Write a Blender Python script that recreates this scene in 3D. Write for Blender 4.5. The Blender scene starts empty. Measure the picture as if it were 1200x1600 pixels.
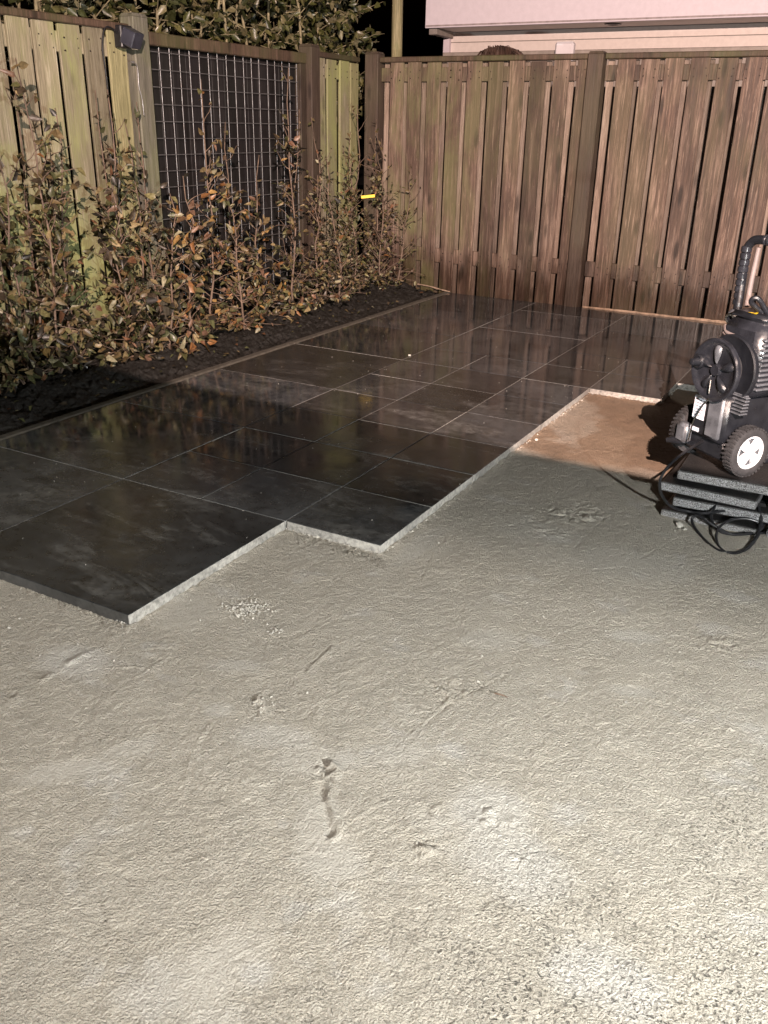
import bpy, math, random
import numpy as np
from mathutils import Vector, Matrix

random.seed(7); rng = np.random.default_rng(7)
S = bpy.context.scene
col = S.collection

# ------------------------------------------------------------------ camera
F, PIT, ROLL, YAW = 1382.68, .410706, .020851, -.501453      # px (1200x1600 frame), radians
CAM = np.array([6.34282, -8.05237, 3.33061])*.4
Fw = Vector((math.sin(YAW)*math.cos(PIT), math.cos(YAW)*math.cos(PIT), -math.sin(PIT)))
R0 = Vector((math.cos(YAW), -math.sin(YAW), 0)); U0 = R0.cross(Fw)
Rt = math.cos(ROLL)*R0+math.sin(ROLL)*U0; Up = -math.sin(ROLL)*R0+math.cos(ROLL)*U0
cam = bpy.data.objects.new('camera', bpy.data.cameras.new('camera')); col.objects.link(cam)
M = Matrix((Rt, Up, -Fw)).transposed().to_4x4(); M.translation = Vector(CAM); cam.matrix_world = M
cam.data.sensor_fit = 'VERTICAL'; cam.data.sensor_height = 36; cam.data.lens = F/1600*36
cam.data.clip_start = .05; cam.data.clip_end = 500
S.camera = cam
S.render.resolution_x, S.render.resolution_y = 768, 1024

def ray(u, v):
    d = Fw+Rt*((u-600)/F)+Up*(-(v-800)/F)
    return np.array(CAM), np.array(d)
def G(u, v, z=0.):
    C, d = ray(u, v); return C+(z-C[2])/d[2]*d
def PY(u, v, y):
    C, d = ray(u, v); return C+(y-C[1])/d[1]*d
def PX(u, v, x):
    C, d = ray(u, v); return C+(x-C[0])/d[0]*d

# ------------------------------------------------------------------ night sky and exposure
w = bpy.data.worlds.new('World'); S.world = w; w.use_nodes = True
nt = w.node_tree; bg = nt.nodes['Background']
sky = nt.nodes.new('ShaderNodeTexSky'); sky.sky_type = 'NISHITA'; sky.sun_disc = False
sky.sun_elevation = math.radians(-4); sky.sun_rotation = math.radians(200)
nt.links.new(sky.outputs[0], bg.inputs[0]); bg.inputs[1].default_value = .12
S.view_settings.view_transform = 'Standard'; S.view_settings.look = 'None'
S.view_settings.gamma = 1; S.view_settings.exposure = 0.0; S.view_settings.use_curve_mapping = False

def lamp(name, kind, loc, target, power, color, size=.05, angle=150, blend=.4):
    L = bpy.data.lights.new(name, kind); o = bpy.data.objects.new(name, L); col.objects.link(o)
    o.location = loc; L.energy = power; L.color = color
    o.rotation_euler = (Vector(target)-Vector(loc)).to_track_quat('-Z', 'Y').to_euler()
    L.shadow_soft_size = size
    if kind == 'SPOT': L.spot_size = math.radians(angle); L.spot_blend = blend
    return o
FLOOD = (3.75, -2.8, .97)            # cool site lamp on a tripod, right of the camera
WALL = (3.8, -5.0, 3.197)             # warm lamp on the added house, above its flat roof behind the camera
lamp('site_lamp_light', 'SPOT', FLOOD, (-.8, 1.2, .8), 720, (.98, 1.0, .97), .025, 125, 1.)
lamp('wall_lamp_light', 'SPOT', WALL, (1.3, 4, 1.4), 9000, (1, .75, .64), .006, 84, 1.)
NEAR_FILL = [(1.2, -4.5, 2.5), (2.6, -4.5, 2.5), (4.0, -4.5, 2.5)]
for p in NEAR_FILL:
    lamp('near_fill_light', 'SPOT', p, (p[0], -2.6, 0), 215, (1, .91, .82), .02, 160, .6)  # unseen lamps added to warm and brighten the near sand

# ------------------------------------------------------------------ helpers
def link(o, parent=None):
    col.objects.link(o)
    if parent is not None: o.parent = parent
    return o
def tag(o, label=None, cat=None, group=None, kind=None):
    if label: o['label'] = label
    if cat: o['category'] = cat
    if group: o['group'] = group
    if kind: o['kind'] = kind
    return o
def empty(name, loc=(0, 0, 0), rz=0):
    o = bpy.data.objects.new(name, None); col.objects.link(o); o.location = loc; o.rotation_euler = (0, 0, rz)
    o.empty_display_size = .1
    return o

class MB:
    def __init__(s): s.v = []; s.f = []; s.m = []; s.c = []
    def add(s, verts, faces, mat=0, c=None):
        n = len(s.v); s.v += [tuple(map(float, p)) for p in verts]; s.f += [tuple(i+n for i in f) for f in faces]
        s.m += [mat]*len(faces)
        if c is not None: s.c += [c]*len(verts)
        return s
    def box(s, x0, x1, y0, y1, z0, z1, bev=0., mat=0):
        if bev <= 0:
            v = [(x, y, z) for x in (x0, x1) for y in (y0, y1) for z in (z0, z1)]
            return s.add(v, [(0, 1, 3, 2), (4, 6, 7, 5), (0, 4, 5, 1), (2, 3, 7, 6), (0, 2, 6, 4), (1, 5, 7, 3)], mat)
        b = min(bev, (x1-x0)*.49, (y1-y0)*.49, (z1-z0)*.49)
        lo, hi = (x0, y0, z0), (x1, y1, z1); v = []; idx = {}
        for sx in (0, 1):
            for sy in (0, 1):
                for sz in (0, 1):
                    sg = (sx, sy, sz)
                    for ax in range(3):
                        p = [(hi[k]-b if sg[k] else lo[k]+b) for k in range(3)]
                        p[ax] = hi[ax] if sg[ax] else lo[ax]
                        idx[(sg, ax)] = len(v); v.append(p)
        f = []
        for ax in range(3):
            o1, o2 = [k for k in range(3) if k != ax]
            for sd in (0, 1):
                q = []
                for a, c in ((0, 0), (1, 0), (1, 1), (0, 1)):
                    g = [0, 0, 0]; g[ax] = sd; g[o1] = a; g[o2] = c; q.append(idx[(tuple(g), ax)])
                f.append(q if (sd == 1) == (ax != 1) else q[::-1])
        for ax in range(3):
            o1, o2 = [k for k in range(3) if k != ax]
            for a in (0, 1):
                for c in (0, 1):
                    g0 = [0, 0, 0]; g1 = [0, 0, 0]; g0[o1] = g1[o1] = a; g0[o2] = g1[o2] = c; g1[ax] = 1
                    f.append([idx[(tuple(g0), o1)], idx[(tuple(g1), o1)], idx[(tuple(g1), o2)], idx[(tuple(g0), o2)]])
        for sx in (0, 1):
            for sy in (0, 1):
                for sz in (0, 1): f.append([idx[((sx, sy, sz), a)] for a in range(3)])
        return s.add(v, f, mat)
    def tube(s, pts, r, n=8, cap=True, mat=0, c=None):
        pts = [Vector(p) for p in pts]; k = len(pts)
        rr = r if hasattr(r, '__len__') else [r]*k
        t0 = (pts[1]-pts[0]).normalized()
        nx = t0.orthogonal().normalized(); v = []
        for i, p in enumerate(pts):
            t = ((pts[min(i+1, k-1)]-pts[max(i-1, 0)])).normalized()
            nx = (nx-t*nx.dot(t)).normalized(); ny = t.cross(nx)
            for j in range(n):
                a = 2*math.pi*j/n; v.append(p+(nx*math.cos(a)+ny*math.sin(a))*rr[i])
        f = [(i*n+j, i*n+(j+1) % n, (i+1)*n+(j+1) % n, (i+1)*n+j) for i in range(k-1) for j in range(n)]
        if cap: f += [tuple(range(n))[::-1], tuple((k-1)*n+j for j in range(n))]
        return s.add(v, f, mat, c)
    def lathe(s, c, axis, prof, n=32, mat=0):
        """prof: list of (radius, distance along axis) from centre c"""
        a = Vector(axis).normalized(); e1 = a.orthogonal().normalized(); e2 = a.cross(e1); c = Vector(c); v = []
        for r, h in prof:
            for j in range(n):
                t = 2*math.pi*j/n; v.append(c+a*h+(e1*math.cos(t)+e2*math.sin(t))*max(r, 1e-5))
        k = len(prof)
        f = [(i*n+j, i*n+(j+1) % n, (i+1)*n+(j+1) % n, (i+1)*n+j) for i in range(k-1) for j in range(n)]
        return s.add(v, f, mat)
    def mesh(s, name, mats, smooth=False):
        me = bpy.data.meshes.new(name); me.from_pydata(s.v, [], s.f)
        for m in (mats if isinstance(mats, (list, tuple)) else [mats]): me.materials.append(m)
        if any(s.m): me.polygons.foreach_set('material_index', s.m)
        if s.c:
            at = me.color_attributes.new('tint', 'FLOAT_COLOR', 'POINT')
            at.data.foreach_set('color', np.array(s.c, np.float32).ravel())
        import bmesh
        bm = bmesh.new(); bm.from_mesh(me)
        if not s.c: bmesh.ops.recalc_face_normals(bm, faces=bm.faces)
        if smooth:
            for f in bm.faces: f.smooth = True
            if smooth != 'all':
                for e in bm.edges:
                    if len(e.link_faces) == 2 and e.calc_face_angle(0) > math.radians(38): e.smooth = False
        bm.to_mesh(me); bm.free(); me.update()
        return me
    def build(s, name, mats, parent=None, smooth=False):
        return link(bpy.data.objects.new(name, s.mesh(name, mats, smooth)), parent)

def catmull(P, n=10):
    P = [np.array(p, float) for p in P]; P = [2*P[0]-P[1]]+P+[2*P[-1]-P[-2]]; out = []
    for i in range(1, len(P)-2):
        a, b, c, d = P[i-1:i+3]
        for t in np.linspace(0, 1, n, endpoint=False):
            out.append(.5*((2*b)+(-a+c)*t+(2*a-5*b+4*c-d)*t*t+(-a+3*b-3*c+d)*t**3))
    return out+[P[-2]]

# value noise for mesh relief
def vnoise(x, y, seed):
    xi = np.floor(x).astype(np.int64); yi = np.floor(y).astype(np.int64); fx = x-xi; fy = y-yi
    def h(a, b):
        n = (a*374761393+b*668265263+seed*974711) & 0xffffffff
        n = ((n ^ (n >> 13))*1274126177) & 0xffffffff
        return ((n ^ (n >> 16)) & 0xffff)/65535.
    ux = fx*fx*fx*(fx*(fx*6-15)+10); uy = fy*fy*fy*(fy*(fy*6-15)+10)
    return (h(xi, yi)*(1-ux)+h(xi+1, yi)*ux)*(1-uy)+(h(xi, yi+1)*(1-ux)+h(xi+1, yi+1)*ux)*uy-.5
def fbm(x, y, scale, seed, octs=4, gain=.5):
    r = 0; a = 1.; t = 0
    for o in range(octs):
        r = r+a*vnoise(x*scale+o*17.3, y*scale-o*9.1, seed+o); t += a; a *= gain; scale *= 2.03
    return r/t*2

# ------------------------------------------------------------------ materials
class NT:
    def __init__(s, name):
        s.m = bpy.data.materials.new(name); s.m.use_nodes = True; s.t = s.m.node_tree
        s.b = s.t.nodes['Principled BSDF']
    def n(s, typ, **kw):
        o = s.t.nodes.new('ShaderNode'+typ)
        for k, v in kw.items():
            if hasattr(o, k): setattr(o, k, v)
        return o
    def put(s, sock, v):
        if hasattr(v, 'links') or isinstance(v, bpy.types.NodeSocket): s.t.links.new(v, sock)
        elif v is not None:
            if hasattr(sock.default_value, '__len__') and hasattr(v, '__len__') and len(sock.default_value) == 4 and len(v) == 3: v = (*v, 1)
            if hasattr(sock.default_value, '__len__') and not hasattr(v, '__len__'): v = [v]*3+[1]*(len(sock.default_value)-3)
            sock.default_value = v
    def math(s, op, a, b=None, clamp=False):
        o = s.n('Math', operation=op); o.use_clamp = clamp; s.put(o.inputs[0], a)
        if b is not None: s.put(o.inputs[1], b)
        return o.outputs[0]
    def vmath(s, op, a, b):
        o = s.n('VectorMath', operation=op); s.put(o.inputs[0], a); s.put(o.inputs[1], b); return o.outputs[0]
    def noise(s, vec, scale, detail=4, rough=.55, dist=0., ch=0):
        o = s.n('TexNoise'); s.put(o.inputs['Vector'], vec); o.inputs['Scale'].default_value = scale
        o.inputs['Detail'].default_value = detail; o.inputs['Roughness'].default_value = rough
        o.inputs['Distortion'].default_value = dist
        return o.outputs[ch]
    def vor(s, vec, scale, feature='F1', out=0):
        o = s.n('TexVoronoi', feature=feature); s.put(o.inputs['Vector'], vec); o.inputs['Scale'].default_value = scale
        return o.outputs[out]
    def ramp(s, fac, *stops):
        o = s.n('ValToRGB'); e = o.color_ramp.elements
        while len(e) < len(stops): e.new(.5)
        for el, (p, c) in zip(e, stops):
            el.position = p; el.color = (*((c, c, c) if not hasattr(c, '__len__') else c), 1)
        s.put(o.inputs[0], fac); return o.outputs[0]
    def mr(s, v, a, b, c=0., d=1., smooth=False):
        o = s.n('MapRange'); o.interpolation_type = 'SMOOTHSTEP' if smooth else 'LINEAR'
        s.put(o.inputs[0], v)
        for i, x in enumerate((a, b, c, d)): s.put(o.inputs[1+i], x)
        return o.outputs[0]
    def mix(s, fac, a, b, blend='MIX'):
        o = s.n('Mix', data_type='RGBA', blend_type=blend); s.put(o.inputs['Factor'], fac)
        s.put(o.inputs[6], a); s.put(o.inputs[7], b); return o.outputs[2]
    def pos(s): return s.n('NewGeometry').outputs['Position']
    def normal(s): return s.n('NewGeometry').outputs['True Normal']
    def obj(s): return s.n('TexCoord').outputs['Object']
    def rnd(s): return s.n('ObjectInfo').outputs['Random']
    def attr(s, name, out=2): o = s.n('Attribute'); o.attribute_name = name; return o.outputs[out]
    def xyz(s, v): o = s.n('SeparateXYZ'); s.put(o.inputs[0], v); return o.outputs
    def map(s, v, scale=(1, 1, 1), loc=(0, 0, 0)):
        o = s.n('Mapping'); s.put(o.inputs[0], v); s.put(o.inputs['Location'], loc); o.inputs['Scale'].default_value = scale
        return o.outputs[0]
    def bump(s, h, dist, strength=1., prev=None):
        o = s.n('Bump'); s.put(o.inputs['Height'], h); o.inputs['Distance'].default_value = dist
        s.put(o.inputs['Strength'], strength)
        if prev: s.t.links.new(prev, o.inputs['Normal'])
        return o.outputs[0]
    def out(s, color=None, rough=None, normal=None, metal=None, spec=None, **kw):
        for k, v in (('Base Color', color), ('Roughness', rough), ('Normal', normal), ('Metallic', metal), ('Specular IOR Level', spec)):
            if v is not None: s.put(s.b.inputs[k], v)
        for k, v in kw.items(): s.put(s.b.inputs[k.replace('_', ' ')], v)
        return s.m

def plain(name, c, rough=.5, metal=0., spec=.5, var=.25, bump=.0, bscale=200):
    k = NT(name); p = k.obj(); n = k.noise(p, 18, 5, .6)
    colr = k.mix(k.mr(n, .3, .7), [x*(1-var) for x in c], [min(1, x*(1+var)) for x in c])
    r = k.mr(k.noise(p, 35, 4), .3, .7, max(.02, rough-.1), min(1, rough+.12))
    nm = k.bump(k.noise(p, bscale, 3), bump) if bump else None
    return k.out(colr, r, nm, metal, spec)

def wood(name, dark, mid, light, algae=(.10, .11, .02), algae_amt=.0, wet=0., wx=None):
    k = NT(name); o = k.obj(); rnd = k.rnd()
    off = k.n('CombineXYZ'); k.put(off.inputs[0], k.math('MULTIPLY', rnd, 37.)); k.put(off.inputs[2], k.math('MULTIPLY', rnd, 91.))
    p = k.vmath('ADD', o, off.outputs[0])
    g = k.noise(k.map(p, (26, 26, 1.3)), 1., 7, .62, 1.2)
    fine = k.noise(k.map(p, (210, 210, 5.)), 1., 4, .75)
    blot = k.noise(k.map(p, (6, 6, 1.6)), 1., 4, .6, .4)
    c = k.ramp(k.math('ADD', k.math('MULTIPLY', g, .62), k.math('MULTIPLY', blot, .4)), (.3, dark), (.52, mid), (.72, light))
    c = k.mix(k.mr(fine, .38, .62, .0, .75), c, [x*.6 for x in dark]); sc = k.noise(k.map(p, (60, 60, 3.)), 1., 5, .75, .8); c = k.mix(k.mr(sc, .56, .7, 0, .6), c, light)
    vo = k.vor(k.map(p, (9, 9, 2.4)), 1.)
    knot = k.mr(vo, .10, .24, 1., 0., True)
    c = k.mix(k.math('MULTIPLY', knot, .75), c, [x*.45 for x in dark])
    tone = k.mr(rnd, 0, 1, .62, 1.3)
    c = k.mix(1., c, tone, 'MULTIPLY')
    P = k.pos(); xyz = k.xyz(P)
    an = k.noise(k.map(P, (2.2, 2.2, 1.1)), 1., 5, .6, .5)
    am = k.math('MULTIPLY', k.mr(k.math('ADD', an, k.math('MULTIPLY', k.math('SUBTRACT', fine, .5), .35)), .40, .62, 0, 1, True), algae_amt)
    if wx is not None:
        am = k.math('MULTIPLY', am, k.mr(xyz[0], wx[0], wx[1], 1., 0.25, True))
    c = k.mix(am, c, k.mix(fine, algae, [x*1.9 for x in algae]))
    rough = k.mr(g, .3, .7, .55, .8)
    if wet > 0:
        wn = k.noise(k.map(P, (9, 9, 4)), 1., 4, .6)
        wm = k.mr(k.math('SUBTRACT', xyz[2], k.math('MULTIPLY', k.math('SUBTRACT', wn, .5), .55)), .12, .5, wet, 0., True)
        c = k.mix(wm, c, k.mix(1., c, (.46, .43, .41), 'MULTIPLY'))
        rough = k.mix(wm, rough, .3)
    nm = k.bump(k.math('ADD', g, k.math('MULTIPLY', fine, .4)), .004, .9)
    return k.out(c, rough, nm, spec=.35)

W_BACK = wood('weathered_brown_wood', (.028, .018, .014), (.115, .074, .056), (.36, .265, .21), (.088, .086, .040), .85, 1., (-1.3, -.1))
W_BACKB = wood('bleached_brown_wood', (.09, .063, .05), (.235, .175, .14), (.40, .32, .27), (.075, .075, .034), .5, 1., (-1.5, -.1))
W_LEFT = wood('mossy_pale_wood', (.15, .13, .085), (.34, .30, .21), (.52, .48, .38), (.165, .175, .075), 1., .4)
W_YEL = wood('yellow_green_wood', (.13, .12, .06), (.27, .25, .135), (.38, .35, .21), (.15, .155, .07), .5, .4)
W_CAP = wood('dark_cap_wood', (.035, .022, .015), (.085, .055, .038), (.15, .10, .075), (.05, .06, .02), .4)
W_POST = wood('post_wood', (.032, .022, .017), (.058, .041, .031), (.088, .064, .05), (.05, .05, .024), .25, .8)
W_DARK = wood('black_stained_wood', (.004, .003, .004), (.011, .009, .010), (.024, .020, .020), (.01, .012, .008), .2)
W_GREY = wood('grey_post_wood', (.09, .085, .07), (.17, .16, .13), (.30, .28, .24), (.10, .11, .05), .5, .5)

def m_tile():
    k = NT('wet_dark_tile'); P = k.pos(); xyz = k.xyz(P); rnd = k.rnd(); N = k.xyz(k.normal())
    o = k.obj()
    cloud = k.noise(P, 3.2, 6, .62, .6); fine = k.noise(P, 260, 3, .7); mid = k.noise(P, 24, 5, .65)
    base = k.mix(k.mr(k.math('ADD', k.math('MULTIPLY', cloud, .6), k.math('MULTIPLY', mid, .4)), .36, .66), (.0088, .0098, .011), (.056, .059, .063))
    base = k.mix(1., base, k.mr(rnd, 0, 1, .45, 1.6), 'MULTIPLY')
    base = k.mix(k.mr(fine, .55, .8, 0, .35), base, (.075, .072, .068))
    # cement haze dried on the near tiles, a few smears
    sm = k.noise(k.map(P, (2.1, 5.2, 1)), 1., 6, .68, 1.1)
    dry = k.mr(xyz[1], 2.0, .3, 0., 1., True)
    haze = k.math('MULTIPLY', k.mr(sm, .49, .68, 0, .6, True), dry)
    haze = k.math('MULTIPLY', haze, k.mr(mid, .35, .65, .25, 1.))
    base = k.mix(haze, base, (.17, .17, .165))
    # water film: thick by the fence, patchy nearer
    wn = k.noise(k.map(P, (1.3, 1.9, 1)), 1., 5, .6, .3)
    wet = k.mr(k.math('ADD', k.math('ADD', k.math('MULTIPLY', xyz[1], .13), k.math('MULTIPLY', xyz[0], -.10)), wn), .24, .5, 0., 1., True)
    wet = k.math('MULTIPLY', wet, k.mr(rnd, .0, .22, .2, 1., True))
    rough = k.mix(wet, k.mr(mid, .3, .7, .24, .38), k.mr(mid, .3, .7, .04, .11))
    # dusty sawn edges
    side = k.mr(N[2], .35, .6, 1., 0.)
    dx = k.mr(N[0], .4, .9, 0., .95); dy = k.mr(N[1], -.4, -.9, 0., 1.)
    dy = k.math('MULTIPLY', dy, k.mr(xyz[1], -1.5, -1.3, .1, .8))
    dust = k.math('MULTIPLY', side, k.math('MAXIMUM', dx, dy))
    dust = k.math('MULTIPLY', dust, k.mr(k.noise(P, 60, 5, .7), .3, .6, .25, 1.))
    dust = k.math('MULTIPLY', dust, k.mr(k.noise(P, 2.4, 2, .5), .3, .6, .45, 1.))
    base = k.mix(dust, base, (.52, .50, .46)); rough = k.mix(dust, rough, .9)
    h = k.math('ADD', k.math('MULTIPLY', fine, k.mr(wet, 0, 1, .5, .05)), k.math('MULTIPLY', k.noise(P, 6, 3, .6), .55))
    nm = k.bump(h, .0010, .45)
    return k.out(base, rough, nm, spec=.55, IOR=1.45)
TILE = m_tile()

def m_sand():
    k = NT('cement_sand'); P = k.pos(); xyz = k.xyz(P)
    smooth = k.attr('smooth'); pale = k.attr('pale'); warm_tint = k.attr('warm_tint')
    cloud = k.noise(P, 2.0, 6, .62, .7); c2 = k.noise(P, 9, 5, .6, .3); grit = k.noise(P, 420, 3, .7)
    c = k.mix(k.mr(cloud, .3, .7), (.445, .408, .345), (.475, .44, .378))
    c = k.mix(k.mr(c2, .5, .75, 0, .22), c, (.50, .475, .43))
    c = k.mix(k.mr(k.noise(P, 1.2, 3, .5, .4), .5, .72, 0, .25), c, (.45, .40, .33))
    c = k.mix(k.mr(grit, .42, .75, .0, .5), c, (.15, .13, .11)); c = k.mix(k.mr(k.noise(P, 170, 3, .7), .56, .72, 0, .4), c, (.22, .195, .16)); c = k.mix(k.mr(k.noise(k.vmath('ADD', P, (3.1, 1.7, .3)), 150, 3, .7), .58, .72, 0, .45), c, (.62, .59, .53))
    c = k.mix(k.math('MULTIPLY', pale, .6), c, (.56, .555, .55))
    c = k.mix(k.math('MULTIPLY', smooth, .8), c, (.335, .318, .282))
    c = k.mix(warm_tint, c, k.mix(k.mr(c2, .3, .7), (.165, .113, .075), (.235, .163, .108)))  # warm lamplight put into the sand colour as brown
    # open pores at the near right corner
    dd = k.math('ADD', k.math('MULTIPLY', k.math('SUBTRACT', xyz[0], 2.0), .75), k.math('MULTIPLY', k.math('SUBTRACT', -1.72, xyz[1]), .45))
    por = k.mr(dd, .02, .40, 0., 1., True)
    por = k.math('MULTIPLY', por, k.mr(k.noise(P, 7, 3, .6), .38, .62, .1, 1., True))
    pit = k.math('MULTIPLY', k.mr(k.noise(P, 115, 3, .6, .2), .565, .63, 0., 1., True), por)
    c = k.mix(k.math('MULTIPLY', pit, .8), c, (.05, .045, .04))
    peel = k.noise(P, 230, 3, .6, .0); peel2 = k.noise(P, 85, 4, .7, .0)
    str_ = k.mr(smooth, 0, 1, 1., .35)
    h = k.math('ADD', k.math('MULTIPLY', peel, 1.5), k.math('MULTIPLY', peel2, .7))
    h = k.math('ADD', h, k.math('MULTIPLY', grit, .4))
    gr = k.vor(P, 165); h = k.math('SUBTRACT', h, k.math('MULTIPLY', gr, .6)); h = k.math('SUBTRACT', h, k.math('MULTIPLY', pit, 2.))
    amp = k.math('MULTIPLY', str_, k.mr(k.noise(P, 16, 4, .6), .35, .65, .82, 1.))
    nm = k.bump(h, .0085, amp)
    return k.out(c, k.mr(warm_tint, 0, 1, .85, .55), nm, spec=.3)
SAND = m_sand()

def m_soil():
    k = NT('black_soil'); P = k.pos(); n = k.noise(P, 45, 6, .7); b = k.noise(P, 160, 4, .7)
    c = k.mix(n, (.004, .0036, .0033), (.022, .019, .016))
    c = k.mix(k.mr(k.noise(P, 90, 2), .68, .74), c, (.07, .06, .05))
    return k.out(c, k.mr(b, .3, .7, .35, .8), k.bump(k.math('ADD', n, k.math('MULTIPLY', b, .5)), .012), spec=.4)
SOIL = m_soil()

def m_leaf(name, rough=.5):
    k = NT(name); t = k.attr('tint', 0)
    n = k.noise(k.pos(), 70, 3, .6)
    c = k.mix(1., t, k.mr(n, .3, .7, .6, 1.3), 'MULTIPLY')
    b = k.b; k.out(c, k.mr(n, .3, .7, rough-.12, rough+.15), spec=.4)
    tr = k.n('BsdfTranslucent'); k.put(tr.inputs[0], c); mx = k.n('MixShader'); mx.inputs[0].default_value = .25
    k.t.links.new(b.outputs[0], mx.inputs[1]); k.t.links.new(tr.outputs[0], mx.inputs[2])
    k.t.links.new(mx.outputs[0], k.t.nodes['Material Output'].inputs[0])
    return k.m
LEAF = m_leaf('autumn_leaf', .42); LAUREL = m_leaf('evergreen_leaf', .35)
NAIL = plain('rusty_nail', (.03, .022, .018), .5, metal=.5)
BARK = plain('twig_bark', (.13, .09, .065), .7, var=.5, bump=.002)
BARK2 = plain('pale_bark', (.20, .17, .10), .75, var=.5, bump=.003)
KERB = plain('kerb_concrete', (.07, .062, .05), .75, var=.35, bump=.002)
BLACK = plain('black_plastic', (.009, .010, .013), .34, bump=.0006, bscale=600)
BLACK2 = plain('satin_black_plastic', (.014, .015, .019), .22, var=.35)
GREYP = plain('dark_grey_plastic', (.07, .075, .085), .3, var=.4, bump=.0006, bscale=500)
RUBBER = plain('tyre_rubber', (.018, .018, .02), .75, var=.5, bump=.001, bscale=300)
WHITEP = plain('white_plastic', (.45, .47, .50), .4, var=.06)
CHROME = plain('bare_metal', (.55, .53, .5), .22, metal=1., var=.15)
WIRE = plain('galvanised_wire', (.20, .20, .205), .5, metal=.5, var=.3)
CABLE = plain('black_cable', (.012, .012, .014), .38, var=.4)
YELLOW = plain('yellow_plastic', (.75, .52, .02), .4, var=.1)
STICK = plain('pale_sticker', (.62, .64, .72), .4, var=.1)
STICKW = plain('beige_sticker', (.62, .55, .45), .5, var=.1)
INK = plain('printed_ink', (.02, .02, .02), .5)
LANCE = plain('pale_pink_metal', (.14, .115, .11), .6, var=.15)
PAINT = plain('white_house_paint', (.62, .555, .61), .6, var=.05, bump=.001, bscale=60)
SOFFIT = plain('cream_soffit_paint', (.66, .59, .56), .6, var=.06)
SILL = plain('grey_ledge', (.22, .19, .17), .6, var=.2)
SLATE = plain('dark_glass', (.02, .02, .025), .1)
RENDERW = plain('house_render', (.5, .47, .43), .8, var=.1)
def m_slab():
    k = NT('grey_granite_slab'); P = k.pos(); N = k.xyz(k.normal()); rnd = k.rnd()
    v = k.vor(P, 260, 'F1', 1); g = k.noise(P, 170, 4, .75)
    c = k.mix(g, (.035, .036, .04), (.27, .27, .275))
    c = k.mix(k.mr(rnd, 0, 1, 0, .3), c, (.20, .17, .14)); c = k.mix(k.mr(k.noise(P, 320, 2), .5, .62), c, (.42, .42, .44)); c = k.mix(k.mr(k.noise(P, 250, 2), .52, .62), c, (.02, .02, .02))
    top = k.mr(N[2], .4, .8)
    c = k.mix(top, c, k.mix(k.noise(P, 12, 5), (.008, .008, .009), (.03, .028, .027)))
    return k.out(c, k.mr(g, .3, .7, .25, .6), k.bump(g, .002), spec=.5)
SLAB = m_slab()

# ================================================================== SETTING
SZ = -.036                                         # level of the raked sand; tile tops are z = 0
mb = MB(); mb.add([(-60, -60, -.09), (60, -60, -.09), (60, 60, -.09), (-60, 60, -.09)], [(0, 1, 2, 3)])
def m_gr():
    k = NT('dark_earth'); P = k.pos(); return k.out(k.mix(k.noise(P, 3, 6), (.02, .018, .014), (.07, .06, .045)), .9, k.bump(k.noise(P, 40, 5), .02))
tag(mb.build('ground', m_gr()), kind='structure')

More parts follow.
